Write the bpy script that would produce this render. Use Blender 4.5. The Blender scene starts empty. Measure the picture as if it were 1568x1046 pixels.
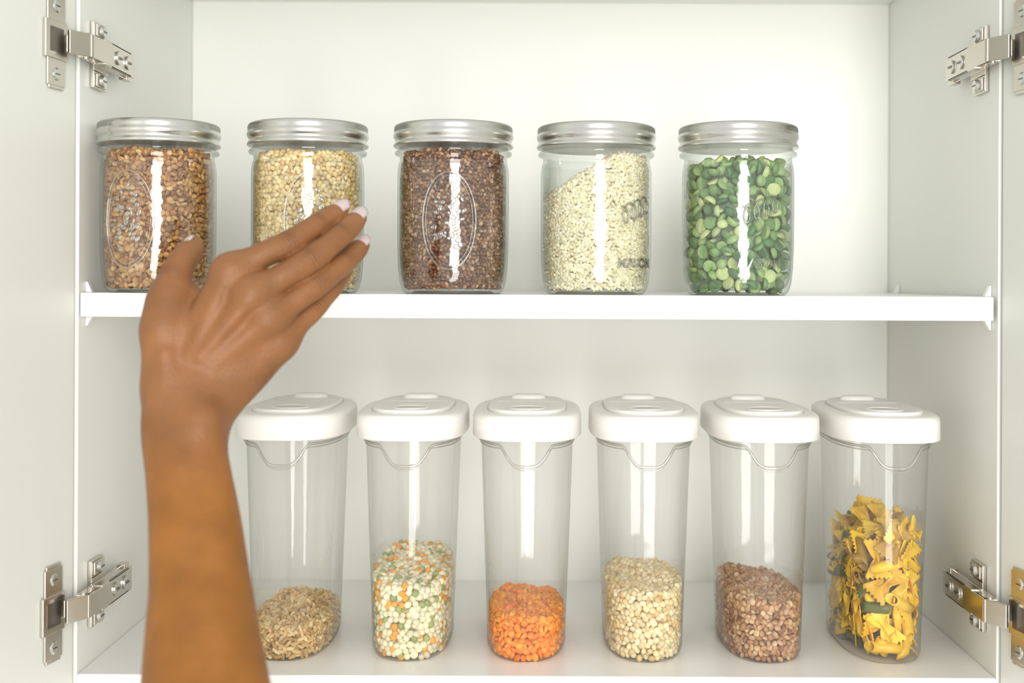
import bpy, bmesh, math, random
import numpy as np
from mathutils import Vector, Matrix
random.seed(7); rng=np.random.default_rng(7)
scene=bpy.context.scene
try:
    scene.view_settings.view_transform='Standard'
    scene.view_settings.look='None'
except Exception: pass
try: scene.cycles.transparent_max_bounces=32
except Exception: pass

# ------------------------------------------------------------ helpers
CAMD=0.94; FPX=1890.0
def P(u,v,y):
    d=CAMD+y
    return np.array([(u-832)*d/FPX, y, (430-v)*d/FPX])
def link(o,parent=None):
    scene.collection.objects.link(o)
    if parent is not None: o.parent=parent
    return o
def empty(name,loc=(0,0,0)):
    e=bpy.data.objects.new(name,None); e.empty_display_size=0.02; e.location=loc
    return link(e)
def mesh_obj(name,verts,faces,mat,parent=None,smooth=True,loc=(0,0,0)):
    me=bpy.data.meshes.new(name); me.from_pydata([tuple(map(float,v)) for v in verts],[],[tuple(map(int,f)) for f in faces])
    me.validate(); me.update()
    if smooth: me.polygons.foreach_set('use_smooth',[True]*len(me.polygons))
    o=bpy.data.objects.new(name,me); o.location=loc
    if mat: me.materials.append(mat)
    return link(o,parent)
def np_mesh(name,V,F,mat,parent=None,col=None,loc=(0,0,0),extra=None):
    """V (n,3) F (m,k) constant polygon size"""
    me=bpy.data.meshes.new(name); k=F.shape[1]
    me.vertices.add(len(V)); me.vertices.foreach_set('co',V.astype(np.float32).ravel())
    me.loops.add(F.size); me.loops.foreach_set('vertex_index',F.astype(np.int32).ravel())
    me.polygons.add(len(F)); me.polygons.foreach_set('loop_start',np.arange(0,F.size,k,dtype=np.int32))
    try: me.polygons.foreach_set('loop_total',np.full(len(F),k,dtype=np.int32))
    except Exception: pass
    me.update(calc_edges=True)
    me.polygons.foreach_set('use_smooth',np.ones(len(F),dtype=bool))
    if col is not None:
        at=me.color_attributes.new('col','FLOAT_COLOR','POINT')
        c=np.ones((len(V),4),dtype=np.float32); c[:,:3]=col
        at.data.foreach_set('color',c.ravel())
    if extra is not None:
        at=me.color_attributes.new('fold','FLOAT_COLOR','POINT')
        c=np.ones((len(V),4),dtype=np.float32); c[:,:3]=extra
        at.data.foreach_set('color',c.ravel())
    me.materials.append(mat); me.update()
    o=bpy.data.objects.new(name,me); o.location=loc
    return link(o,parent)
class Parts:
    def __init__(s): s.v=[]; s.f=[]
    def add(s,vs,fs,M=None):
        n=len(s.v)
        for v in vs:
            v=Vector(v)
            if M is not None: v=M@v
            s.v.append(v[:])
        for f in fs: s.f.append([i+n for i in f])
    def box(s,lo,hi,M=None):
        x0,y0,z0=lo;x1,y1,z1=hi
        s.add([(x0,y0,z0),(x1,y0,z0),(x1,y1,z0),(x0,y1,z0),(x0,y0,z1),(x1,y0,z1),(x1,y1,z1),(x0,y1,z1)],
              [(0,3,2,1),(4,5,6,7),(0,1,5,4),(1,2,6,5),(2,3,7,6),(3,0,4,7)],M)
    def cyl(s,c,axis,r,h,n=28,M=None,r2=None):
        r2=r if r2 is None else r2
        q=Vector((0,0,1)).rotation_difference(Vector(axis)).to_matrix().to_4x4()
        T=Matrix.Translation(Vector(c))@q
        if M is not None: T=M@T
        vs=[];fs=[]
        for i in range(n):
            a=2*math.pi*i/n; vs.append((r*math.cos(a),r*math.sin(a),0)); vs.append((r2*math.cos(a),r2*math.sin(a),h))
        for i in range(n):
            j=(i+1)%n; fs.append((2*i,2*j,2*j+1,2*i+1))
        fs.append([2*i for i in range(n)][::-1]); fs.append([2*i+1 for i in range(n)])
        s.add(vs,fs,T)
    def obj(s,name,mat,parent=None,bevel=0,smooth=False,mirror=False,loc=(0,0,0)):
        v=s.v; f=s.f
        if mirror:
            v=[(-a,b,c) for a,b,c in v]; f=[list(reversed(q)) for q in f]
        o=mesh_obj(name,v,f,mat,parent,smooth,loc)
        if bevel:
            m=o.modifiers.new('b','BEVEL'); m.width=bevel; m.segments=3; m.limit_method='ANGLE'; m.angle_limit=math.radians(40)
            o.data.polygons.foreach_set('use_smooth',[True]*len(o.data.polygons))
            w=o.modifiers.new('w','WEIGHTED_NORMAL'); w.keep_sharp=True
        return o

# ------------------------------------------------------------ materials
def newmat(name):
    m=bpy.data.materials.new(name); m.use_nodes=True
    nt=m.node_tree; nt.nodes.clear()
    out=nt.nodes.new('ShaderNodeOutputMaterial'); return m,nt,out
def principled(name,col,rough=0.5,metal=0,bump=0,bscale=50,var=0,vscale=5,**kw):
    m,nt,out=newmat(name); b=nt.nodes.new('ShaderNodeBsdfPrincipled'); nt.links.new(b.outputs[0],out.inputs[0])
    b.inputs['Base Color'].default_value=(*col,1); b.inputs['Roughness'].default_value=rough; b.inputs['Metallic'].default_value=metal
    for k,v in kw.items():
        if k in b.inputs: b.inputs[k].default_value=v
    tc=nt.nodes.new('ShaderNodeTexCoord')
    if var:
        n=nt.nodes.new('ShaderNodeTexNoise'); n.inputs['Scale'].default_value=vscale; n.inputs['Detail'].default_value=3
        nt.links.new(tc.outputs['Object'],n.inputs['Vector'])
        mx=nt.nodes.new('ShaderNodeMix'); mx.data_type='RGBA'
        mx.inputs[6].default_value=(*[c*(1-var) for c in col],1); mx.inputs[7].default_value=(*[min(1,c*(1+var)) for c in col],1)
        nt.links.new(n.outputs[0],mx.inputs[0]); nt.links.new(mx.outputs[2],b.inputs['Base Color'])
    if bump:
        n=nt.nodes.new('ShaderNodeTexNoise'); n.inputs['Scale'].default_value=bscale; n.inputs['Detail'].default_value=4
        nt.links.new(tc.outputs['Object'],n.inputs['Vector'])
        bp=nt.nodes.new('ShaderNodeBump'); bp.inputs['Strength'].default_value=bump; bp.inputs['Distance'].default_value=0.001
        nt.links.new(n.outputs[0],bp.inputs['Height']); nt.links.new(bp.outputs[0],b.inputs['Normal'])
    return m
def glassmat(name,base=0.05,edge=0.55,tint=(0.98,0.99,0.98),edget=(0.72,0.76,0.73),milk=0.0,rough=0.03,pw=3.5,wav=0.3,wsc=35):
    m,nt,out=newmat(name); L=nt.links.new
    lw=nt.nodes.new('ShaderNodeLayerWeight'); lw.inputs['Blend'].default_value=0.5
    pwn=nt.nodes.new('ShaderNodeMath'); pwn.operation='POWER'; pwn.inputs[1].default_value=pw; L(lw.outputs['Facing'],pwn.inputs[0])
    mad=nt.nodes.new('ShaderNodeMath'); mad.operation='MULTIPLY_ADD'; mad.inputs[1].default_value=edge; mad.inputs[2].default_value=base; L(pwn.outputs[0],mad.inputs[0])
    mc=nt.nodes.new('ShaderNodeMix'); mc.data_type='RGBA'; mc.inputs[6].default_value=(*tint,1); mc.inputs[7].default_value=(*edget,1); L(pwn.outputs[0],mc.inputs[0])
    tr=nt.nodes.new('ShaderNodeBsdfTransparent'); L(mc.outputs[2],tr.inputs[0])
    gl=nt.nodes.new('ShaderNodeBsdfGlossy'); gl.inputs['Roughness'].default_value=rough; gl.inputs['Color'].default_value=(1,1,1,1)
    src=tr
    if milk:
        df=nt.nodes.new('ShaderNodeBsdfDiffuse'); df.inputs[0].default_value=(0.9,0.9,0.88,1)
        m2=nt.nodes.new('ShaderNodeMixShader'); m2.inputs[0].default_value=milk; L(tr.outputs[0],m2.inputs[1]); L(df.outputs[0],m2.inputs[2]); src=m2
    mix=nt.nodes.new('ShaderNodeMixShader'); L(mad.outputs[0],mix.inputs[0]); L(src.outputs[0],mix.inputs[1]); L(gl.outputs[0],mix.inputs[2])
    tc=nt.nodes.new('ShaderNodeTexCoord'); n=nt.nodes.new('ShaderNodeTexNoise'); n.inputs['Scale'].default_value=wsc; L(tc.outputs['Object'],n.inputs['Vector'])
    bp=nt.nodes.new('ShaderNodeBump'); bp.inputs['Strength'].default_value=wav; bp.inputs['Distance'].default_value=0.001; L(n.outputs[0],bp.inputs['Height'])
    L(bp.outputs[0],gl.inputs['Normal'])
    L(mix.outputs[0],out.inputs[0]); return m
def attrmat(name,rough=0.5,spec=0.4,lo=0.82,hi=1.15,sc=450):
    m,nt,out=newmat(name); L=nt.links.new
    b=nt.nodes.new('ShaderNodeBsdfPrincipled'); L(b.outputs[0],out.inputs[0])
    a=nt.nodes.new('ShaderNodeAttribute'); a.attribute_name='col'
    tc=nt.nodes.new('ShaderNodeTexCoord'); n=nt.nodes.new('ShaderNodeTexNoise'); n.inputs['Scale'].default_value=sc; n.inputs['Detail'].default_value=2
    L(tc.outputs['Object'],n.inputs['Vector'])
    r=nt.nodes.new('ShaderNodeMapRange'); r.inputs[3].default_value=lo; r.inputs[4].default_value=hi; L(n.outputs[0],r.inputs[0])
    mx=nt.nodes.new('ShaderNodeVectorMath'); mx.operation='SCALE'; L(a.outputs['Color'],mx.inputs[0]); L(r.outputs[0],mx.inputs['Scale'])
    L(mx.outputs[0],b.inputs['Base Color'])
    b.inputs['Roughness'].default_value=rough; b.inputs['Specular IOR Level'].default_value=spec
    return m
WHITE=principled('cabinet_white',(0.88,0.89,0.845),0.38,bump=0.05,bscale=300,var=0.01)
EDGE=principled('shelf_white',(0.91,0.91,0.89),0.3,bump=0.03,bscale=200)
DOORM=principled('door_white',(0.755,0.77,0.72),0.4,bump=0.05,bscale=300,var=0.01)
WALLM=principled('wall_paint',(0.8,0.8,0.77),0.7,bump=0.1,bscale=120)
FLOORM=principled('floor_pale_oak',(0.74,0.70,0.63),0.5,bump=0.1,bscale=40,var=0.08,vscale=9)
NICKEL=principled('nickel',(0.64,0.60,0.535),0.22,1.0,bump=0.05,bscale=80)
NDARK=principled('hinge_dark',(0.20,0.18,0.16),0.35,0.9)
SILVER=principled('lid_tin',(0.66,0.66,0.63),0.27,1.0,bump=0.08,bscale=60)
LIDW=principled('lid_plastic',(0.92,0.905,0.87),0.33,bump=0.02)
LIDG=principled('lid_groove',(0.76,0.75,0.71),0.5)
PIN=principled('pin_plastic',(0.85,0.86,0.84),0.2)
GLASS=glassmat('jar_glass',0.058,0.6,edget=(0.50,0.54,0.51),pw=2.8,wav=0.75,wsc=80,rough=0.06)
EMB=glassmat('jar_emboss',0.13,0.65,edget=(0.50,0.52,0.50),pw=1.6)
EMBT=glassmat('jar_lettering',0.10,0.5,tint=(0.80,0.80,0.78),edget=(0.25,0.26,0.25),pw=1.3)
PLAST=glassmat('clear_plastic',0.034,0.40,tint=(0.985,0.985,0.98),edget=(0.68,0.69,0.67),milk=0.045,rough=0.07,pw=3.0)
PLRIM=glassmat('clear_plastic_rim',0.10,0.45,tint=(0.90,0.90,0.89),edget=(0.46,0.46,0.44),milk=0.12,rough=0.08,pw=1.3)
GRAIN=attrmat('grain_seed',0.45)
PASTA=attrmat('pasta_durum',0.42,lo=0.9,hi=1.1,sc=120)

# ------------------------------------------------------------ cabinet
XL=-0.354; XR=0.3465; YB=0.30; T=0.018
ZT=0.279; ZS=-0.0105; ZB=-0.301
cab=empty('kitchen_cabinet',(0,0,0))
def board(name,lo,hi,mat,bev=0.0012,parent=cab):
    p=Parts(); p.box(lo,hi); return p.obj(name,mat,parent,bevel=bev)
board('side_left',(XL-T,0.0,ZB-T),(XL,YB+0.008,ZT+T),WHITE)
board('side_right',(XR,0.0,ZB-T),(XR+T,YB+0.008,ZT+T),WHITE)
board('top_panel',(XL,0.0,ZT),(XR,YB,ZT+T),WHITE)
board('bottom_panel',(XL,0.0,ZB-T),(XR,YB,ZB),EDGE)
board('back_panel',(XL,YB,ZB-T),(XR,YB+0.008,ZT+T),WHITE)
board('shelf',(XL+0.001,0.0,ZS-0.0185),(XR-0.003,YB-0.001,ZS),EDGE,0.0015)
def pins(name,sx):
    p=Parts()
    for y in (0.016,0.262):
        x=XL if sx>0 else XR
        w=0.003
        for z0,h in ((ZS,0.0085),(ZS-0.0185,-0.0075)):
            xs=x+sx*0.0002
            a=(xs,y-w,z0);b=(xs+sx*0.0055,y-w,z0);c=(xs,y-w,z0+h);c2=(xs+sx*0.0015,y-w,z0+h)
            vs=[a,b,c2,c]+[(q[0],y+w,q[2]) for q in (a,b,c2,c)]
            p.add(vs,[(0,1,2,3),(7,6,5,4),(0,4,5,1),(1,5,6,2),(2,6,7,3),(3,7,4,0)])
    o=p.obj(name,PIN,cab,bevel=0.0006)
    bm=bmesh.new(); bm.from_mesh(o.data); bmesh.ops.recalc_face_normals(bm,faces=bm.faces); bm.to_mesh(o.data); bm.free()
pins('shelf_clips_left',1); pins('shelf_clips_right',-1)
# wall behind cabinet and the floor far below
p=Parts(); p.box((-2.0,0.312,-1.5),(2.0,0.40,1.1)); p.obj('wall_back',WALLM)
p=Parts(); p.box((-2.0,-3.2,-1.55),(2.0,0.40,-1.5)); p.obj('floor',FLOORM)

TH=math.radians(10)
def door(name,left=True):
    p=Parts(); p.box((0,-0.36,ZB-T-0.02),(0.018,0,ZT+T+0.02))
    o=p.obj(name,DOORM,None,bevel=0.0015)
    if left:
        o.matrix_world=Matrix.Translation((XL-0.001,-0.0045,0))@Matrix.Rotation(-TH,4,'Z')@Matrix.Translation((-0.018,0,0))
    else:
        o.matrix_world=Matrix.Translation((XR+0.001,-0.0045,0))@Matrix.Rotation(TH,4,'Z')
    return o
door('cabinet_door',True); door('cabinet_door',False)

def hinge(left,z):
    e=empty('cabinet_hinge',(XL if left else XR,0,z)); mir=not left
    p=Parts()
    # mounting plate
    p.box((0.0003,0.021,-0.026),(0.0035,0.047,0.026))
    p.box((0.0035,0.018,-0.013),(0.0048,0.050,0.013))
    for s in (-1,1): p.box((0.0035,0.0235,min(s*0.0145,s*0.0245)),(0.0052,0.0445,max(s*0.0145,s*0.0245)))
    # arm body (U channel)
    p.box((0.0048,0.012,-0.0098),(0.0078,0.076,0.0098))
    p.box((0.0078,0.012,-0.0098),(0.0155,0.072,-0.0080)); p.box((0.0078,0.012,0.0080),(0.0155,0.072,0.0098))
    p.box((0.0138,0.026,-0.0098),(0.0155,0.079,0.0098))
    p.box((0.005,0.072,-0.012),(0.012,0.083,0.012))
    def lk(a,b,th,w):
        a=Vector(a);b=Vector(b);d=(b-a);Ld=d.length;ang=math.atan2(d.y,d.x)
        M=Matrix.Translation(a)@Matrix.Rotation(ang,4,'Z'); p.box((-0.002,-th/2,-w),(Ld+0.002,th/2,w),M)
    lk((0.0145,0.028,0),(0.0130,-0.012,0),0.003,0.0088)
    lk((0.0130,-0.012,0),(0.004,-0.028,0),0.003,0.0088)
    lk((0.008,0.018,0),(-0.001,-0.020,0),0.0025,0.0065)
    for s in (-1,1):
        p.box((0.004,-0.014,s*0.0080-0.0008),(0.0140,0.016,s*0.0080+0.0008))
    p.cyl((0.009,-0.010,-0.0100),(0,0,1),0.0026,0.0200)
    # flange on door (rectangular with softly rounded ends)
    M=Matrix.Translation((-0.001,-0.0045,0))@Matrix.Rotation(-TH,4,'Z')
    p.box((0.0003,-0.0405,-0.0335),(0.0020,-0.0180,0.0335),M)
    p.box((0.0003,-0.0385,-0.0360),(0.0019,-0.0200,-0.0330),M); p.box((0.0003,-0.0385,0.0330),(0.0019,-0.0200,0.0360),M)
    p.box((0.0003,-0.0445,-0.0140),(0.0030,-0.0165,0.0140),M)
    p.obj('hinge_body',NICKEL,e,bevel=0.0006,mirror=mir)
    q=Parts()
    q.box((0.0029,-0.0400,-0.0090),(0.0033,-0.0220,0.0090),M)
    for yy in (0.040,0.062): q.box((0.0157,yy-0.004,-0.0008),(0.0180,yy+0.004,0.0008))
    for s in (-1,1):
        q.box((0.0070,0.0305,s*0.0195-0.0006),(0.0078,0.0375,s*0.0195+0.0006))
        q.box((0.0031,-0.0325,s*0.0250-0.0005),(0.0034,-0.0265,s*0.0250+0.0005),M)
    q.obj('hinge_recess',NDARK,e,mirror=mir)
    r=Parts()
    for yy in (0.040,0.062): r.cyl((0.0155,yy,0),(1,0,0),0.0055,0.0016)
    for s in (-1,1):
        r.cyl((0.0050,0.034,s*0.0195),(1,0,0),0.0055,0.0024,r2=0.0042)
        r.cyl((0.0020,-0.0293,s*0.0250),(1,0,0),0.0050,0.0012,M=M,r2=0.0038)
    r.obj('hinge_screws',SILVER,e,bevel=0.0003,mirror=mir)
for l in (True,False):
    for z in (0.175,-0.246): hinge(l,z)

# ------------------------------------------------------------ outlines / lofts
def outline(a,b,n,N=720):
    t=np.linspace(0,2*np.pi,N,endpoint=False)
    x=a*np.sign(np.cos(t))*np.abs(np.cos(t))**(2/n); y=b*np.sign(np.sin(t))*np.abs(np.sin(t))**(2/n)
    return x,y
def even(a,b,n,N,off=0.0):
    x,y=outline(a,b,n); X=np.append(x,x[0]);Y=np.append(y,y[0])
    s=np.concatenate([[0],np.cumsum(np.hypot(np.diff(X),np.diff(Y)))]); q=((np.arange(N)+off)/N%1)*s[-1]
    px=np.interp(q,s,X); py=np.interp(q,s,Y)
    nx=np.sign(px)*np.abs(px/a)**(n-1)/a; ny=np.sign(py)*np.abs(py/b)**(n-1)/b; l=np.hypot(nx,ny)+1e-9
    return px,py,nx/l,ny/l,s[-1]
def loft(rows,n,segs,capb=True,capt=True):
    V=[];F=[]
    for (z,a,b) in rows:
        x,y,_,_,_=even(a,b,n,segs); V+= [(x[i],y[i],z) for i in range(segs)]
    for r in range(len(rows)-1):
        for i in range(segs):
            j=(i+1)%segs; F.append((r*segs+i,r*segs+j,(r+1)*segs+j,(r+1)*segs+i))
    if capb: F.append(list(range(segs))[::-1])
    if capt: k=(len(rows)-1)*segs; F.append([k+i for i in range(segs)])
    return V,F
def lathe(prof,segs,mod=None):
    V=[];F=[]
    for r,(R,z) in enumerate(prof):
        for i in range(segs):
            a=2*math.pi*i/segs; rr=R+(mod(r,i) if mod else 0); V.append((rr*math.cos(a),rr*math.sin(a),z))
    for r in range(len(prof)-1):
        for i in range(segs):
            j=(i+1)%segs; F.append((r*segs+i,r*segs+j,(r+1)*segs+j,(r+1)*segs+i))
    F.append(list(range(segs))[::-1]); k=(len(prof)-1)*segs; F.append([k+i for i in range(segs)])
    return V,F
def tube(points,r,closed=True,n=8):
    pts=[Vector(q) for q in points]; N=len(pts); V=[];F=[]
    for i in range(N):
        a=pts[(i-1)%N] if closed or i>0 else pts[0]; b=pts[(i+1)%N] if closed or i<N-1 else pts[-1]
        t=(b-a).normalized(); up=Vector((0,0,1)) if abs(t.z)<0.95 else Vector((0,1,0)); s=t.cross(up).normalized(); u=s.cross(t)
        for k in range(n):
            an=2*math.pi*k/n; V.append((pts[i]+s*math.cos(an)*r+u*math.sin(an)*r)[:])
    for i in range(N if closed else N-1):
        j=(i+1)%N
        for k in range(n):
            l=(k+1)%n; F.append((i*n+k,j*n+k,j*n+l,i*n+l))
    return V,F

# ------------------------------------------------------------ grain fill
def ico(sub):
    bm=bmesh.new(); bmesh.ops.create_icosphere(bm,subdivisions=sub,radius=1.0)
    V=np.array([v.co[:] for v in bm.verts]); F=np.array([[v.index for v in f.verts] for f in bm.faces]); bm.free(); return V,F
ICO2=ico(2)
HALF=(np.stack([ICO2[0][:,0],ICO2[0][:,1],np.where(ICO2[0][:,2]<-0.12,-0.12,ICO2[0][:,2])],1),ICO2[1])
def rand_rot(n):
    q=rng.normal(size=(n,4)); q/=np.linalg.norm(q,axis=1)[:,None]; w,x,y,z=q.T
    return np.stack([1-2*(y*y+z*z),2*(x*y-z*w),2*(x*z+y*w),2*(x*y+z*w),1-2*(x*x+z*z),2*(y*z-x*w),2*(x*z-y*w),2*(y*z+x*w),1-2*(x*x+y*y)],1).reshape(n,3,3)
def instance(base,pos,R,scl,col):
    BV,BF=base; n=len(pos)
    V=np.einsum('nij,nvj->nvi',R,BV[None]*scl[:,None,:])+pos[:,None,:]
    F=(BF[None]+(np.arange(n)*len(BV))[:,None,None]).reshape(-1,3)
    C=np.repeat(col[:,None,:],len(BV),1).reshape(-1,3)
    return V.reshape(-1,3),F,C
def pick(palette,n):
    cols=np.array([c for c,w in palette]); w=np.array([w for c,w in palette],float); w/=w.sum()
    c=cols[rng.choice(len(cols),n,p=w)]
    return np.clip(c*rng.uniform(0.82,1.16,(n,1)),0,1)
def fill(name,parent,prof,nexp,zt,size,shape,palette,spacing=None,layers=2,core=(0.2,0.1,0.05),base=ICO2,z0=0.002,gap=0.0006):
    sp=spacing or size*1.75; r=size*0.8*min(1,(shape[1]+shape[2])/2+0.1)
    pos=[]
    zmax=max(zt(x,y) for x in np.linspace(-0.045,0.045,9) for y in np.linspace(-0.07,0.07,9))
    for L in range(layers):
        inset=gap+r+L*size*0.9; z=z0+r*0.7; k=0
        while z<zmax:
            a,b=prof(z); a-=inset; b-=inset
            _,_,_,_,per=even(a,b,nexp,8); N=max(6,int(per/sp))
            x,y,nx,ny,_=even(a,b,nexp,N,off=0.5*(k%2)+rng.uniform(0,.3))
            zz=z+rng.uniform(-1,1,N)*sp*0.28; ins=rng.uniform(0,1,N)*size*0.35
            x=x-nx*ins+rng.uniform(-1,1,N)*sp*.12; y=y-ny*ins
            m=zz<np.array([zt(p,q) for p,q in zip(x,y)])
            pos.append(np.stack([x,y,zz],1)[m]); z+=sp*0.86; k+=1
    zc=zt(0,0); a,b=prof(zc); a-=r; b-=r
    gx,gy=np.meshgrid(np.arange(-a,a,sp*0.8),np.arange(-b,b,sp*0.8)); gx=gx.ravel()+rng.uniform(-1,1,gx.size)*sp*.3; gy=gy.ravel()+rng.uniform(-1,1,gy.size)*sp*.3
    m=(np.abs(gx/a)**nexp+np.abs(gy/b)**nexp)<0.96; gx=gx[m];gy=gy[m]
    gz=np.array([zt(p,q) for p,q in zip(gx,gy)])+rng.uniform(-0.5,0.3,len(gx))*size
    pos.append(np.stack([gx,gy,gz],1)); pos=np.concatenate(pos); n=len(pos)
    scl=np.array(shape)[None]*size*rng.uniform(0.85,1.12,(n,1))*np.ones((n,3))
    V,F,C=instance(base,pos,rand_rot(n),scl,pick(palette,n))
    cv=[];cf=[];S=64; zs_=np.linspace(0,1,8)
    for t in zs_:
        a,b=prof(z0+t*zc); a-=2.0*size+gap; b-=2.0*size+gap; x,y,_,_,_=even(a,b,nexp,S)
        for i in range(S):
            top=zt(x[i],y[i])-size*0.7; cv.append((x[i],y[i],z0+0.001+(top-z0-0.001)*t))
    for q in range(7):
        for i in range(S):
            j=(i+1)%S; A=q*S+i;B=q*S+j;Cc=(q+1)*S+j;D=(q+1)*S+i; cf+=[(A,B,Cc),(A,Cc,D)]
    cb=len(cv); cv.append((0,0,z0+0.001)); ct=len(cv); cv.append((0,0,zc-size*0.7))
    for i in range(S):
        j=(i+1)%S; cf.append((cb,j,i)); cf.append((ct,7*S+i,7*S+j))
    cv=np.array(cv);cf=np.array(cf)+len(V)
    V=np.concatenate([V,cv]);F=np.concatenate([F,cf]);C=np.concatenate([C,np.tile(np.array(core),(len(cv),1))])
    return np_mesh(name,V,F,GRAIN,parent,C)

# ------------------------------------------------------------ mason jars
RB=0.0442
def jar_prof(z):
    zs=[0,0.004,0.010,0.020,0.035,0.092,0.100,0.1055,0.130]; rs=[0.0365,0.040,0.0420,0.0432,0.0440,0.0442,0.0436,0.0420,0.0415]
    r=float(np.interp(z,zs,rs))-0.0018; return r,r
OUT=[(0.030,0.0022),(0.034,0.0004),(0.0365,0.0),(0.0390,0.0016),(0.0407,0.0045),(0.0422,0.010),(0.0433,0.020),(0.0440,0.035),(0.0442,0.060),(0.0442,0.091),
     (0.0440,0.097),(0.0432,0.102),(0.0424,0.1045),(0.0424,0.1075),(0.0430,0.1085),(0.0456,0.1092),(0.0463,0.1105),(0.0460,0.1120),(0.0435,0.1130),(0.0428,0.115),(0.0428,0.1305)]
def text_on_jar(txt,size,ang,z,parent,tilt=0):
    c=bpy.data.curves.new('txt','FONT'); c.body=txt; c.size=size; c.extrude=0.0005; c.offset=0.0002; c.align_x='CENTER'; c.resolution_u=3
    o=bpy.data.objects.new('txt',c); scene.collection.objects.link(o)
    dg=bpy.context.evaluated_depsgraph_get(); me=bpy.data.meshes.new_from_object(o.evaluated_get(dg)); bpy.data.objects.remove(o)
    for v in me.vertices:
        x,y,e=v.co; a=x/RB+ang; R=RB+0.0003+e; v.co=(R*math.sin(a),-R*math.cos(a),z+y+tilt*x)
    me.materials.clear(); me.materials.append(EMBT); ob=bpy.data.objects.new('embossed_lettering',me); link(ob,parent)
def jar(x,y,kind,emb,rot=0):
    e=empty('mason_jar',(x,y,ZS))
    V,F=lathe(OUT,96); mesh_obj('jar_glass_body',V,F[:-1],GLASS,e)
    V,F=lathe([(0.020,0.0040),(0.033,0.0042),(0.0365,0.0052),(0.0390,0.008),(0.0405,0.012),(0.0415,0.020),(0.0424,0.035),(0.0424,0.095),(0.0415,0.103)],96); mesh_obj('jar_glass_inner',V,F[:-1],GLASS,e)
    kn2=lambda r,i: ((0.0003 if i%2 else -0.0003) if r in (10,11,12) else 0)
    band=[(0.0440,0.1158),(0.0470,0.1155),(0.0475,0.1163),(0.0470,0.1180),(0.0461,0.1190),(0.0460,0.1205),(0.0468,0.1218),(0.0475,0.1235),(0.0475,0.1252),(0.0468,0.1266),
          (0.0466,0.1276),(0.0466,0.1295),(0.0464,0.1310),(0.0458,0.1322),(0.0447,0.1329),(0.0415,0.1330),(0.0408,0.1318),(0.0395,0.1316),(0.0385,0.1324),(0.020,0.1324)]
    V,F=lathe(band,300,kn2); mesh_obj('jar_lid_band',V,F,SILVER,e)
    R=RB+0.0002
    if emb=='oval':
        for (hw,hh,rr) in ((0.021,0.037,0.0007),(0.0185,0.034,0.0003)):
            pts=[]
            for i in range(72):
                t=2*math.pi*i/72; a=hw*math.cos(t)/R+rot; pts.append((R*math.sin(a),-R*math.cos(a),0.056+hh*math.sin(t)))
            V,F=tube(pts,rr); mesh_obj('embossed_oval',V,F,EMB,e)
        n=46; r2=rng.uniform(0,1,n)**0.6; th=rng.uniform(0,2*np.pi,n); dx=r2*np.cos(th)*0.013; dz=r2*np.sin(th)*0.026
        a=dx/R+rot; pos=np.stack([R*np.sin(a),-R*np.cos(a),0.056+dz],1)
        scl=np.stack([rng.uniform(0.0014,0.0030,n),rng.uniform(0.0012,0.0022,n),rng.uniform(0.0012,0.0022,n)],1)
        Rm=np.zeros((n,3,3))
        for i in range(n):
            rad=np.array([math.sin(a[i]),-math.cos(a[i]),0]); tan=np.array([math.cos(a[i]),math.sin(a[i]),0]); up=np.array([0,0,1]); q=rng.uniform(0,math.pi)
            c,s=math.cos(q),math.sin(q); Rm[i]=np.stack([tan*c+up*s,rad,-tan*s+up*c],1)
        scl[:,1]=0.0006
        V,F,C=instance(ICO2,pos,Rm,scl,np.ones((n,3))); np_mesh('embossed_fruit',V,F,EMB,e)
    else:
        text_on_jar('MASON',0.0105,rot,0.021,e)
        pts=[]
        for i in range(90):
            t=i/89; a=(0.030*(t-0.5)+0.004*math.sin(t*24))/R+rot; pts.append((R*math.sin(a),-R*math.cos(a),0.066+0.010*(t-.5)+0.007*math.cos(t*24)))
        V,F=tube(pts,0.0008,False); mesh_obj('embossed_script',V,F,EMBT,e)
    flat=lambda h:(lambda px,py: h+0.0012*math.sin(px*140)*math.cos(py*120))
    Z0=0.0048
    if kind=='buck':
        fill('brown_lentils',e,jar_prof,2,flat(0.109),0.0029,(1,0.92,0.5),[((0.42,0.195,0.06),4),((0.56,0.30,0.11),3),((0.29,0.12,0.035),2),((0.66,0.42,0.19),1)],core=(0.20,0.08,0.03),z0=Z0,spacing=0.0045)
    if kind=='pale':
        fill('pearl_couscous',e,jar_prof,2,flat(0.108),0.0026,(1,0.9,0.7),[((0.76,0.57,0.27),4),((0.82,0.67,0.38),3),((0.62,0.42,0.17),1)],core=(0.45,0.32,0.14),z0=Z0,spacing=0.0040)
    if kind=='dark':
        fill('red_quinoa',e,jar_prof,2,flat(0.110),0.0021,(1,0.85,0.6),[((0.21,0.090,0.042),4),((0.30,0.145,0.07),3),((0.12,0.045,0.022),2),((0.46,0.29,0.18),1.8)],core=(0.09,0.035,0.02),z0=Z0,spacing=0.0033)
    if kind=='rice':
        tf=lambda px,py: 0.107-0.028*max(0.0,min(1.0,(-px+0.010)/0.046))**0.85+0.001*math.sin(px*200+py*90)
        fill('white_rice',e,jar_prof,2,tf,0.0031,(1,0.50,0.46),[((0.84,0.77,0.56),4),((0.79,0.71,0.49),3),((0.89,0.83,0.65),2)],spacing=0.0029,core=(0.70,0.64,0.45),z0=Z0)
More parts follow.
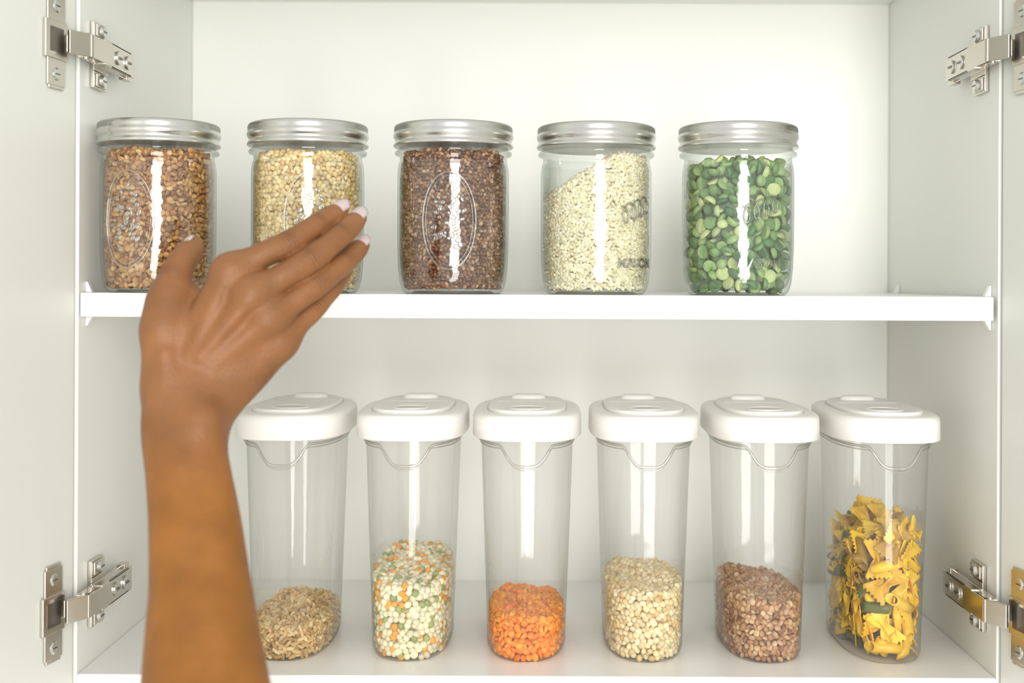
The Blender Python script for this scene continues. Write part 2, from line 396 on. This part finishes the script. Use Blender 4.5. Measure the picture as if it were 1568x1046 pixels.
    if kind=='peas':
        tf=lambda px,py: 0.102+0.004*math.sin(px*110+1)*math.cos(py*90)
        fill('green_split_peas',e,jar_prof,2,tf,0.0054,(1,0.92,0.74),[((0.19,0.32,0.12),4),((0.31,0.44,0.18),3),((0.10,0.20,0.08),2.2),((0.52,0.60,0.28),2.7)],spacing=0.0094,core=(0.22,0.29,0.19),gap=0.0010,z0=Z0,base=HALF)
def JX(u,y): return (u-832)*(CAMD+y)/FPX
jar(JX(243,.038),.038,'buck','oval',-0.25)
jar(JX(471,.038),.038,'pale','oval',0.25)
jar(JX(693.5,.040),.040,'dark','oval',0.0)
jar(JX(912,.045),.045,'rice','text',0.75)
jar(JX(1129,.040),.040,'peas','text',0.25)

# ------------------------------------------------------------ lower containers
NE=3.1; NB=2.55
AT,AB=0.0385,0.0325; BT,BB=0.0735,0.0685; HB=0.178
def con_prof(z):
    t=max(0,min(1,z/HB)); a=AB+(AT-AB)*t; b=BB+(BT-BB)*t
    if z<0.006:
        k=1-z/0.006; a-=0.0035*k*k; b-=0.0035*k*k
    return a-0.0012,b-0.0012
def farfalle():
    nu,nv=17,13; V=[];F=[]
    for i in range(nu):
        u=-1+2*i/(nu-1); au=abs(u)
        for j in range(nv):
            v=-1+2*j/(nv-1); w=0.26+0.74*min(1,au*1.15)**0.85
            x=u*0.0150+(0.0011*(1 if j%2 else -1)*np.sign(u) if i in (0,nu-1) else 0)
            z=0.0036*math.cos(v*math.pi*1.5)*max(0,1-au*1.5)+0.0016*math.sin(v*2.2)*u+0.0010*u*u
            V.append((x,v*w*0.0110,z))
    for i in range(nu-1):
        for j in range(nv-1):
            a=i*nv+j;b=(i+1)*nv+j; F+=[(a,b,b+1),(a,b+1,a+1)]
    return np.array(V),np.array(F)
def penne():
    V=[];F=[];n=16
    for k,(x) in enumerate((-1,-.4,.4,1)):
        for i in range(n):
            t=2*math.pi*i/n; r=0.0042+(0.00025 if i%2 else 0); V.append((x*0.011+0.0035*math.sin(t)*(1 if abs(x)==1 else 0),r*math.cos(t),r*math.sin(t)))
    for k in range(3):
        for i in range(n):
            j=(i+1)%n; a=k*n+i;b=k*n+j;c=(k+1)*n+j;d=(k+1)*n+i; F+=[(a,b,c),(a,c,d)]
    return np.array(V),np.array(F)
def fusilli():
    V=[];F=[];n=40;m=7
    for i in range(n):
        t=-1+2*i/(n-1); a=t*8.0
        for j in range(m):
            s=-1+2*j/(m-1); V.append((t*0.0150,s*0.0048*math.cos(a),s*0.0048*math.sin(a)))
    for i in range(n-1):
        for j in range(m-1):
            a=i*m+j;b=(i+1)*m+j; F+=[(a,b,b+1),(a,b+1,a+1)]
    return np.array(V),np.array(F)
def container(x,kind,yc=0.100):
    e=empty('food_storage_container',(x,yc,ZB))
    rows=[(0.0,0.026,0.060),(0.0,AB-0.004,BB-0.004),(0.0012,AB-0.0015,BB-0.0015),(0.0045,AB,BB)]
    for i in range(1,13):
        t=i/12; rows.append((0.0045+(HB-0.0045)*t,AB+(AT-AB)*t,BB+(BT-BB)*t))
    V,F=loft(rows,NB,128,True,False); mesh_obj('container_body',V,F,PLAST,e)
    DW=0.0205
    def dipf(s): return 0.5+0.5*math.cos(math.pi*min(1,abs(s))**1.9)
    def rim(zt,dip,w,off,rr,nm):
        pts=[]; N=320; a,b=AT-0.0005+off,BT-0.0005+off
        px,py,_,_,_=even(a,b,NB,N)
        for i in range(N):
            d=0
            if py[i]<0 and abs(px[i])<w: d=dip*dipf(px[i]/w)
            pts.append((px[i],py[i],zt-d))
        V,F=tube(pts,rr); mesh_obj(nm,V,F,PLRIM,e)
    rim(0.1718,0.0165,DW+.002,0.0016,0.0011,'pour_rim')
    rim(0.1690,0.0165,DW,0.0008,0.0005,'pour_rim_inner')
    V=[];F=[];nu,nv=21,9
    for j in range(nv):
        v=j/(nv-1)
        for i in range(nu):
            s=-1+2*i/(nu-1); xx=s*DW; d=0.0165*dipf(s); zz=0.1745-(d+0.002)*v
            yy=-(BT+0.0012)*(1-abs(xx/(AT+0.001))**NB)**(1/NB)-0.0022*(1-v)*(1-s*s); V.append((xx,yy,zz))
    for j in range(nv-1):
        for i in range(nu-1):
            a=j*nu+i; F.append((a,a+1,a+nu+1,a+nu))
    mesh_obj('pour_lip',V,F,PLAST,e)
    a,b=0.0450,0.080; z=0.1755
    rows=[(z+0.002,a-0.003,b-0.003),(z,a-0.0022,b-0.0022),(z,a-0.0008,b-0.0008),(z+0.0008,a,b),(z+0.0150,a-0.0003,b-0.0003),(z+0.0176,a-0.0010,b-0.0010),(z+0.0191,a-0.0026,b-0.0026),(z+0.0198,a-0.005,b-0.005),(z+0.0200,a-0.009,b-0.009)]
    V,F=loft(rows,NE,120); mesh_obj('lid',V,F,LIDW,e)
    z=z+0.0198; A,B=0.0325,0.066
    rows=[(z-0.001,A,B),(z+0.0015,A,B),(z+0.0028,A-0.0008,B-0.0008),(z+0.0032,A-0.002,B-0.002),(z+0.0022,A-0.007,B-0.007)]
    V,F=loft(rows,NE,100); mesh_obj('flip_cap',V,F,LIDW,e)
    x_,y_,_,_,_=even(A+0.0005,B+0.0005,NE,120); V,F=tube([(p,q,z+0.0003) for p,q in zip(x_,y_)],0.0006,n=6); mesh_obj('cap_seam',V,F,LIDG,e)
    pts=[(0.0145*math.cos(t),-0.036+0.014*math.sin(t),z+0.0024) for t in np.linspace(0,2*math.pi,48,endpoint=False)]
    V,F=tube(pts,0.0008,n=6); mesh_obj('thumb_recess',V,F,LIDW,e)
    V,F=loft([(z+0.0018,0.0138,0.0132),(z+0.0024,0.0136,0.0130)],2.0,40); mesh_obj('thumb_pad',[(p,q-0.036,r) for p,q,r in V],F,LIDG,e)
    V,F=loft([(z+0.001,0.016,0.008),(z+0.0045,0.015,0.007),(z+0.0058,0.012,0.005)],2.5,40); mesh_obj('lid_tab',[(p,q+0.052,r) for p,q,r in V],F,LIDW,e)
    p=Parts(); p.box((-0.0315,0.0210,z+0.0005),(0.0315,0.0235,z+0.0026)); p.obj('cap_hinge_line',LIDG,e,bevel=0.0003)
    fl=lambda h,sx=0.0,sy=0.0:(lambda px,py: h+sx*px+sy*py+0.0015*math.sin(px*120+py*70))
    if kind=='oats':
        fill('oat_groats',e,con_prof,NB,fl(0.0240,-0.05,0.0),0.0042,(1,0.42,0.38),[((0.74,0.50,0.20),4),((0.84,0.64,0.34),3),((0.52,0.31,0.10),2)],spacing=0.0039,layers=2,core=(0.40,0.25,0.10))
    if kind=='mix':
        fill('mixed_split_peas',e,con_prof,NB,fl(0.062,0.0,0.08),0.0032,(1,0.95,0.85),[((0.86,0.78,0.53),5),((0.90,0.40,0.05),1.8),((0.34,0.40,0.14),1.3),((0.78,0.76,0.55),2)],spacing=0.0054,core=(0.42,0.36,0.18))
    if kind=='orange':
        fill('red_lentils',e,con_prof,NB,fl(0.0305,0.0,-0.03),0.0035,(1,0.95,0.5),[((0.96,0.30,0.015),4),((0.98,0.38,0.03),3),((0.86,0.23,0.012),2)],spacing=0.0050,core=(0.75,0.20,0.01))
    if kind=='soy':
        fill('yellow_split_peas',e,con_prof,NB,fl(0.053,0.03,0.0),0.0031,(1,0.92,0.72),[((0.83,0.67,0.37),4),((0.88,0.75,0.48),3),((0.72,0.52,0.24),1)],spacing=0.0050,core=(0.52,0.38,0.18))
    if kind=='brown':
        fill('green_lentils',e,con_prof,NB,fl(0.047,-0.07,0.0),0.0030,(1,0.95,0.55),[((0.46,0.24,0.11),4),((0.58,0.35,0.18),3),((0.32,0.14,0.06),2),((0.68,0.48,0.27),1)],spacing=0.0047,core=(0.20,0.09,0.035))
    if kind=='pasta':
        VV=[];FF=[];CC=[];n0=0; bases=[farfalle(),penne(),fusilli()]
        zt=lambda px,py: 0.090+0.55*px+0.006*math.cos(px*90)
        pal=[((0.86,0.53,0.02),6),((0.92,0.61,0.04),4),((0.80,0.44,0.015),2)]; pald=[((0.13,0.14,0.03),2),((0.42,0.24,0.04),1)]
        def put(pos,nrm,tiltmax,dark,k=None):
            nonlocal n0
            if k is None: k=rng.choice(3,p=[0.60,0.20,0.20])
            bV,bF=bases[k]
            n_=np.array(nrm)+rng.normal(size=3)*tiltmax; n_/=np.linalg.norm(n_)
            t_=rng.normal(size=3); t_-=n_*(t_@n_); t_/=np.linalg.norm(t_); s_=np.cross(n_,t_)
            V=bV@np.stack([t_,s_,n_]) + pos
            for it in range(8):
                a,b=con_prof(max(0.002,pos[2])); a-=0.0010;b-=0.0010
                rr=(np.abs(V[:,0]/a)**NB+np.abs(V[:,1]/b)**NB)**(1/NB); mx=rr.max()
                if mx<=1: break
                i=rr.argmax(); V[:,:2]-=V[i,:2]*(1-1/mx)
            s=np.where(rr>1,1/rr,1.0); V[:,0]*=s; V[:,1]*=s
            lowz=V[:,2].min()
            if lowz<0.0015: V[:,2]+=0.0015-lowz
            c=pick(pald if dark else pal,1)[0]; VV.append(V);FF.append(bF+n0);CC.append(np.tile(c,(len(V),1)));n0+=len(V)
        for L in range(3):
            z=0.011
            while z<0.122:
                a,b=con_prof(z); ii=(0.0035,0.0125,0.020)[L]; a-=ii; b-=ii
                per=even(a,b,NB,8)[4]; N=int(per/(0.0205 if L==0 else 0.018)); px,py,nx,ny,_=even(a,b,NB,N,off=rng.uniform())
                for q in range(N):
                    if z<zt(px[q],py[q])+rng.uniform(-.004,.004):
                        dk=rng.uniform()<(0.32 if (px[q]<-0.012 or py[q]>0.02) else 0.09)
                        put(np.array([px[q],py[q],z+rng.uniform(-.003,.003)]),(nx[q],ny[q],0.1),0.22 if L==0 else 0.4,dk)
                z+=0.0165 if L==0 else 0.0135
        for q in range(34):
            px=rng.uniform(-.020,.024);py=rng.uniform(-.055,.05); put(np.array([px,py,zt(px,py)+rng.uniform(-.006,.002)]),(0,-0.7,0.7),0.45,rng.uniform()<0.12)
        o=np_mesh('assorted_pasta',np.concatenate(VV),np.concatenate(FF),PASTA,e,np.concatenate(CC))
        s=o.modifiers.new('s','SOLIDIFY'); s.thickness=0.0008
for u,k in ((449,'oats'),(631,'mix'),(808,'orange'),(989,'soy'),(1170,'brown'),(1351,'pasta')):
    container((u-832)*1.012/FPX,k)

# ------------------------------------------------------------ hand (signed distance field -> surface nets)
fine=0.0010; coarse=0.003
xs=np.arange(-0.292,-0.100,fine)
ys=np.concatenate([np.arange(-0.42,-0.20,coarse),np.arange(-0.20,-0.030,fine)])
zs=np.concatenate([np.arange(-0.42,-0.115,coarse),np.arange(-0.115,0.068,fine)])
SH=(len(xs),len(ys),len(zs))
def smin(a,b,k):
    h=np.maximum(k-np.abs(a-b),0)/k; return np.minimum(a,b)-h*h*k*0.25
def sub(lo,hi,m=0.02):
    return tuple(slice(max(0,int(np.searchsorted(c,l-m))),int(np.searchsorted(c,h+m))) for c,l,h in zip((xs,ys,zs),lo,hi))
def dcap(sl,a,b,ra,rb):
    X=xs[sl[0]][:,None,None];Y=ys[sl[1]][None,:,None];Z=zs[sl[2]][None,None,:]
    d=b-a; l2=float(d@d)+1e-12
    t=np.clip(((X-a[0])*d[0]+(Y-a[1])*d[1]+(Z-a[2])*d[2])/l2,0,1)
    return (np.sqrt((X-a[0]-t*d[0])**2+(Y-a[1]-t*d[1])**2+(Z-a[2]-t*d[2])**2)-(ra+(rb-ra)*t)).astype(np.float32)
def spline(pts,sub_=4):
    """Catmull-Rom through (position, radius) pairs so chains bend and taper without kinks"""
    A=np.array([list(p)+[r] for p,r in pts]); n=len(A); E=np.vstack([2*A[0]-A[1],A,2*A[-1]-A[-2]]); out=[]
    for i in range(1,n):
        p0,p1,p2,p3=E[i-1],E[i],E[i+1],E[i+2]
        for s in range(sub_):
            t=s/sub_; out.append(0.5*((2*p1)+(-p0+p2)*t+(2*p0-5*p1+4*p2-p3)*t*t+(-p0+3*p1-3*p2+p3)*t**3))
    out.append(A[-1]); return [(o[:3],float(o[3])) for o in out]
def dchain(pts,sub_=4):
    pts=spline(pts,sub_); allp=np.array([q for q,_ in pts]); rm=max(r for _,r in pts); sl=sub(allp.min(0)-rm,allp.max(0)+rm); f=None
    for (a,ra),(b,rb) in zip(pts[:-1],pts[1:]):
        d=dcap(sl,a,b,ra,rb); f=d if f is None else np.minimum(f,d)
    return sl,f
G=np.full(SH,0.03,np.float32)
def addcap(a,b,ra,rb,k=0.01):
    r=max(ra,rb); sl=sub(np.minimum(a,b)-r,np.maximum(a,b)+r)
    G[sl]=smin(G[sl],dcap(sl,a,b,ra,rb),k)
def addchain(pts,k):
    sl,f=dchain(pts); G[sl]=smin(G[sl],f,k)
# forearm : (v, centre u, y, half width m)
fa=[(1700,350,-.345,.044),(1350,338,-.315,.041),(1150,326,-.275,.0375),(1045,317,-.250,.0345),(960,312,-.232,.0312),(900,309,-.220,.0290),(800,300,-.200,.0268),(720,289,-.183,.0252),(660,281,-.170,.0250),(600,283,-.158,.0250)]
for s in (-1,1):
    pts=[]
    for v,u,y,h in fa:
        off=0.0078 if h<0.030 else 0.0066
        c=P(u,v,y); c=c+np.array([s*off,0.0015*s,0]); pts.append((c,h-off))
    addchain(pts,0.010)
# metacarpals
MC={'i':(P(264,575,-.156),P(352,419,-.152),0.0108,0.0102),
    'm':(P(284,582,-.158),P(386,452,-.156),0.0106,0.0102),
    'r':(P(304,592,-.156),P(412,488,-.152),0.0106,0.0100),
    'p':(P(326,600,-.150),P(427,522,-.142),0.0124,0.0102)}
for a,b,ra,rb in MC.values(): addcap(a,b,ra,rb,0.006)
# palm flesh (behind) and the heel of the hand on the little-finger side
addcap(P(278,560,-.141),P(375,452,-.137),0.014,0.011,0.010)
addchain([(P(300,665,-.160),.0150),(P(318,630,-.152),.0165),(P(342,599,-.144),.0170),(P(376,567,-.138),.0152),(P(412,530,-.133),.0115)],0.018)
addcap(P(300,560,-.136),P(350,480,-.131),0.017,0.014,0.010)
# thumb metacarpal + thenar + web
addchain([(P(256,595,-.158),.0135),(P(252,555,-.158),.0138),(P(251,512,-.155),.0134),(P(256,468,-.148),.0118)],0.010)
addcap(P(285,520,-.140),P(300,462,-.137),0.0135,0.0070,0.013)
# dorsal tendons and ulna head
for (u0,v0,u1,v1,y0,y1) in ((290,548,342,438,-.1660,-.1618),(308,550,378,466,-.1672,-.1659),(326,560,400,498,-.1646,-.1615)):
    addcap(P(u0,v0,y0),P(u1,v1,y1),0.0008,0.0014,0.008)
addcap(P(258,598,-.171),P(254,545,-.169),0.0014,0.0012,0.009)
addcap(P(310,655,-.179),P(312,646,-.178),0.0056,0.0056,0.016)
# knuckle heads
for u,v,y in ((355,421,-.1530),(386,452,-.1575),(412,488,-.1536),(427,522,-.1436)):
    c=P(u,v,y); addcap(c,c+1e-5,0.0098,0.0098,0.006)
# fingers
FG={'index':[((353,419,-.151),.0102),((400,394,-.148),.0085),((442,375,-.139),.0089),((464,360,-.131),.0078),((487,345,-.121),.0078),((507,332,-.110),.0072),((521,323,-.102),.0055)],
    'middle':[((386,451,-.155),.0102),((432,426,-.151),.0087),((474,400,-.141),.0092),((500,380,-.131),.0081),((521,362,-.119),.0080),((539,345,-.106),.0074),((549,335,-.098),.0056)],
    'ring':[((412,488,-.151),.0100),((448,464,-.147),.0084),((484,437,-.137),.0088),((508,418,-.126),.0078),((527,403,-.116),.0077),((545,386,-.103),.0070),((554,377,-.095),.0054)],
    'pinky':[((427,522,-.141),.0100),((452,501,-.137),.0079),((479,475,-.128),.0079),((496,457,-.119),.0069),((510,441,-.110),.0068),((522,426,-.100),.0061),((529,417,-.094),.0049)],
    'thumb':[((252,505,-.154),.0126),((258,457,-.146),.0109),((267,427,-.140),.0104),((277,407,-.134),.0094),((287,393,-.128),.0089),((297,381,-.122),.0066)]}
PALM=G.copy()
for nm,ch in FG.items():
    sl,f=dchain([(P(*c),r) for c,r in ch],4)
    G[sl]=np.minimum(G[sl],smin(PALM[sl],f,0.010))
ins=G<0
c=[ins[i:SH[0]-1+i,j:SH[1]-1+j,k:SH[2]-1+k] for i in (0,1) for j in (0,1) for k in (0,1)]
allc=np.logical_and.reduce(c); anyc=np.logical_or.reduce(c); act=anyc&~allc
I,J,K=np.nonzero(act); idx=-np.ones(act.shape,np.int64); idx[I,J,K]=np.arange(len(I))
acc=np.zeros((len(I),3)); cnt=np.zeros(len(I))
for ax in range(3):
    o1=[a for a in range(3) if a!=ax]
    for p0 in (0,1):
        for p1 in (0,1):
            oa=[0,0,0]; oa[o1[0]]=p0; oa[o1[1]]=p1; ob=list(oa); ob[ax]=1
            A=(I+oa[0],J+oa[1],K+oa[2]); B=(I+ob[0],J+ob[1],K+ob[2])
            va=G[A].astype(float);vb=G[B].astype(float); m=(va<0)!=(vb<0); t=np.where(m,va/np.where(m,va-vb,1),0)
            pa=np.stack([xs[A[0]],ys[A[1]],zs[A[2]]],1); pb=np.stack([xs[B[0]],ys[B[1]],zs[B[2]]],1)
            q=pa+(pb-pa)*t[:,None]; acc[m]+=q[m]; cnt[m]+=1
HV=acc/cnt[:,None]; HF=[]
for ax in range(3):
    s0=[slice(1,-1)]*3; s1=[slice(1,-1)]*3; s0[ax]=slice(0,-1); s1[ax]=slice(1,None)
    a=ins[tuple(s0)]; b=ins[tuple(s1)]
    for flag,m in ((0,a&~b),(1,~a&b)):
        q=np.array(np.nonzero(m)).T
        off=np.ones(3,int); off[ax]=0; q=q+off
        u,v=[(1,2),(2,0),(0,1)][ax]
        def cell(du,dv):
            w=q.copy(); w[:,u]-=du; w[:,v]-=dv; return idx[w[:,0],w[:,1],w[:,2]]
        quad=np.stack([cell(1,1),cell(0,1),cell(0,0),cell(1,0)],1)
        if flag: quad=quad[:,::-1]
        HF.append(quad)
HF=np.concatenate(HF); HF=HF[(HF>=0).all(1)]
# skin pigment: a little darker over knuckle folds, lighter toward finger ends
base=np.array([0.250,0.104,0.036]); dark=np.array([0.145,0.050,0.016]); pale=np.array([0.36,0.18,0.08]); armc=np.array([0.270,0.100,0.014])
w=np.zeros(len(HV)); wl=np.zeros(len(HV)); fw=np.zeros(len(HV)); fs=np.zeros(len(HV))
for nm,ch in FG.items():
    kn=[2,4] if nm!='thumb' else [2]
    for k in kn:
        q=P(*ch[k][0]); q2=P(*ch[min(k+1,len(ch)-1)][0]); q1=P(*ch[k-1][0]); ax=(q2-q1)/np.linalg.norm(q2-q1)
        rel=HV-q; s=rel@ax; rv=rel-s[:,None]*ax; rad=np.linalg.norm(rv,axis=1)
        dors=np.clip((rv@np.array([-0.2,-0.9,0.35]))/(rad+1e-9)*1.6-0.3,0,1)   # folds only on the back of the finger
        g=np.exp(-(s/(0.0045 if k==2 else 0.0026))**2)*(rad<0.0120)*dors
        w=np.maximum(w,g*0.42); m=g>fw; fw[m]=g[m]; fs[m]=s[m]
    q=P(*ch[-1][0]); d=np.linalg.norm(HV-q,axis=1); wl=np.maximum(wl,np.exp(-(d/0.011)**2)*0.35)
for a,b,ra,rb in MC.values():
    d=np.linalg.norm(HV-b,axis=1); w=np.maximum(w,np.exp(-(d/0.012)**2)*0.22)
ta=np.clip((-0.075-HV[:,2])/0.06,0,1)[:,None]
HC=base[None]*(1-ta)+armc[None]*ta
HC=HC*(1-w[:,None])+dark[None]*w[:,None]; HC=HC*(1-wl[:,None])+pale[None]*wl[:,None]
m,nt,out=newmat('skin'); L=nt.links.new
b=nt.nodes.new('ShaderNodeBsdfPrincipled'); L(b.outputs[0],out.inputs[0])
a=nt.nodes.new('ShaderNodeAttribute'); a.attribute_name='col'
tc=nt.nodes.new('ShaderNodeTexCoord'); n=nt.nodes.new('ShaderNodeTexNoise'); n.inputs['Scale'].default_value=38; n.inputs['Detail'].default_value=6; L(tc.outputs['Object'],n.inputs['Vector'])
r=nt.nodes.new('ShaderNodeMapRange'); r.inputs[3].default_value=0.60; r.inputs[4].default_value=1.40; L(n.outputs[0],r.inputs[0])
mx=nt.nodes.new('ShaderNodeVectorMath'); mx.operation='SCALE'; L(a.outputs['Color'],mx.inputs[0]); L(r.outputs[0],mx.inputs['Scale']); L(mx.outputs[0],b.inputs['Base Color'])
b.inputs['Roughness'].default_value=0.50; b.inputs['Specular IOR Level'].default_value=0.42
b.inputs['Subsurface Weight'].default_value=0.06; b.inputs['Subsurface Radius'].default_value=(1,0.35,0.15); b.inputs['Subsurface Scale'].default_value=0.002
fa_=nt.nodes.new('ShaderNodeAttribute'); fa_.attribute_name='fold'; sp=nt.nodes.new('ShaderNodeSeparateColor'); L(fa_.outputs['Color'],sp.inputs[0])
mu=nt.nodes.new('ShaderNodeMath'); mu.operation='MULTIPLY_ADD'; mu.inputs[1].default_value=2*math.pi*4.2; L(sp.outputs[0],mu.inputs[0])
nm2=nt.nodes.new('ShaderNodeMath'); nm2.operation='MULTIPLY'; nm2.inputs[1].default_value=7.0; n2=nt.nodes.new('ShaderNodeTexNoise'); n2.inputs['Scale'].default_value=140; L(tc.outputs['Object'],n2.inputs['Vector']); L(n2.outputs[0],nm2.inputs[0]); L(nm2.outputs[0],mu.inputs[2])
si=nt.nodes.new('ShaderNodeMath'); si.operation='SINE'; L(mu.outputs[0],si.inputs[0])
wm=nt.nodes.new('ShaderNodeMath'); wm.operation='MULTIPLY'; L(si.outputs[0],wm.inputs[0]); L(sp.outputs[1],wm.inputs[1])
bp0=nt.nodes.new('ShaderNodeBump'); bp0.inputs['Strength'].default_value=0.4; bp0.inputs['Distance'].default_value=0.0005; L(wm.outputs[0],bp0.inputs['Height'])
vo=nt.nodes.new('ShaderNodeTexVoronoi'); vo.inputs['Scale'].default_value=600; L(tc.outputs['Object'],vo.inputs['Vector'])
bp=nt.nodes.new('ShaderNodeBump'); bp.inputs['Strength'].default_value=0.35; bp.inputs['Distance'].default_value=0.0006; L(vo.outputs['Distance'],bp.inputs['Height']); L(bp0.outputs[0],bp.inputs['Normal']); L(bp.outputs[0],b.inputs['Normal'])
SKIN=m
hand=empty('human_hand_and_forearm',(0,0,0))
ex=np.stack([fs/0.01,fw,np.zeros(len(HV))],1)
ho=np_mesh('hand_skin',HV,HF,SKIN,hand,HC,extra=ex)
sm=ho.modifiers.new('s','SMOOTH'); sm.factor=0.5; sm.iterations=4
NAIL=principled('fingernail',(0.58,0.46,0.465),0.25,**{'Coat Weight':0.4})
def nail(tip,prev,r,wd,ln,nref,name):
    ax=tip-prev; ax/=np.linalg.norm(ax); n_=np.array(nref,float); n_-=ax*(n_@ax); n_/=np.linalg.norm(n_); s=np.cross(ax,n_)
    V=[];F=[];nu,nv=11,13
    for j in range(nv):
        v=j/(nv-1); along=-ln*0.58+ln*v
        wv=wd*(0.5)*(1-0.9*max(0,v-0.72)**2/0.078*0.35)*(1-0.5*max(0,0.2-v)/0.2*0.5)
        for i in range(nu):
            u=-1+2*i/(nu-1); ang=u*1.05
            rr=r*1.03; lift=-0.0011*(v-0.5)**2*2
            endr=-0.0018*(u*u)*(1 if v>0.7 else 0)*(v-0.7)/0.3
            q=tip+ax*(along+endr)+n_*(rr*math.cos(ang)+lift+0.0002)+s*(wv*math.sin(ang)/math.sin(1.05))
            V.append(q)
    for j in range(nv-1):
        for i in range(nu-1):
            a=j*nu+i; F.append((a,a+1,a+nu+1,a+nu))
    o=mesh_obj(name,V,F,NAIL,hand); s_=o.modifiers.new('s','SOLIDIFY'); s_.thickness=0.0006; s_.offset=0
for nm,wd,ln in (('index',.0106,.0155),('middle',.0110,.0160),('ring',.0106,.0150),('pinky',.0085,.0120),('thumb',.0122,.014)):
    ch=FG[nm]; tip=P(*ch[-1][0]); prev=P(*ch[-2][0]); nref=(-0.05,-0.85,0.55) if nm!='thumb' else (-0.75,-0.1,0.5)
    nail(tip,prev,ch[-1][1]*1.08,wd,ln,nref,nm+'_nail')

# ------------------------------------------------------------ light
w=bpy.data.worlds.new('World'); scene.world=w; w.use_nodes=True; bg=w.node_tree.nodes['Background']
bg.inputs[0].default_value=(1.0,1.0,0.965,1); bg.inputs[1].default_value=0.88
def area(name,loc,target,sx,sy,power,col=(1,1,1)):
    l=bpy.data.lights.new(name,'AREA'); l.shape='RECTANGLE'; l.size=sx; l.size_y=sy; l.energy=power; l.color=col
    o=bpy.data.objects.new(name,l); link(o); o.location=loc
    o.rotation_euler=(Vector(target)-Vector(loc)).to_track_quat('-Z','Y').to_euler()
area('window_light',(0.30,-2.5,0.10),(0,0.1,0),0.85,2.1,56,(1,0.995,0.965))

# ------------------------------------------------------------ camera
cam=bpy.data.cameras.new('camera'); co=bpy.data.objects.new('camera',cam); link(co)
cam.sensor_width=36; cam.lens=36*FPX/1568; cam.shift_x=(784-832)/1568; cam.shift_y=-(522.7-430)/1568
co.matrix_world=Matrix.Translation((0,-CAMD,0))@Matrix.Rotation(math.radians(90),4,'X')@Matrix.Rotation(0.0048,4,'Z')
cam.dof.use_dof=True; cam.dof.focus_distance=0.97; cam.dof.aperture_fstop=4.5; cam.clip_start=0.02
scene.camera=co
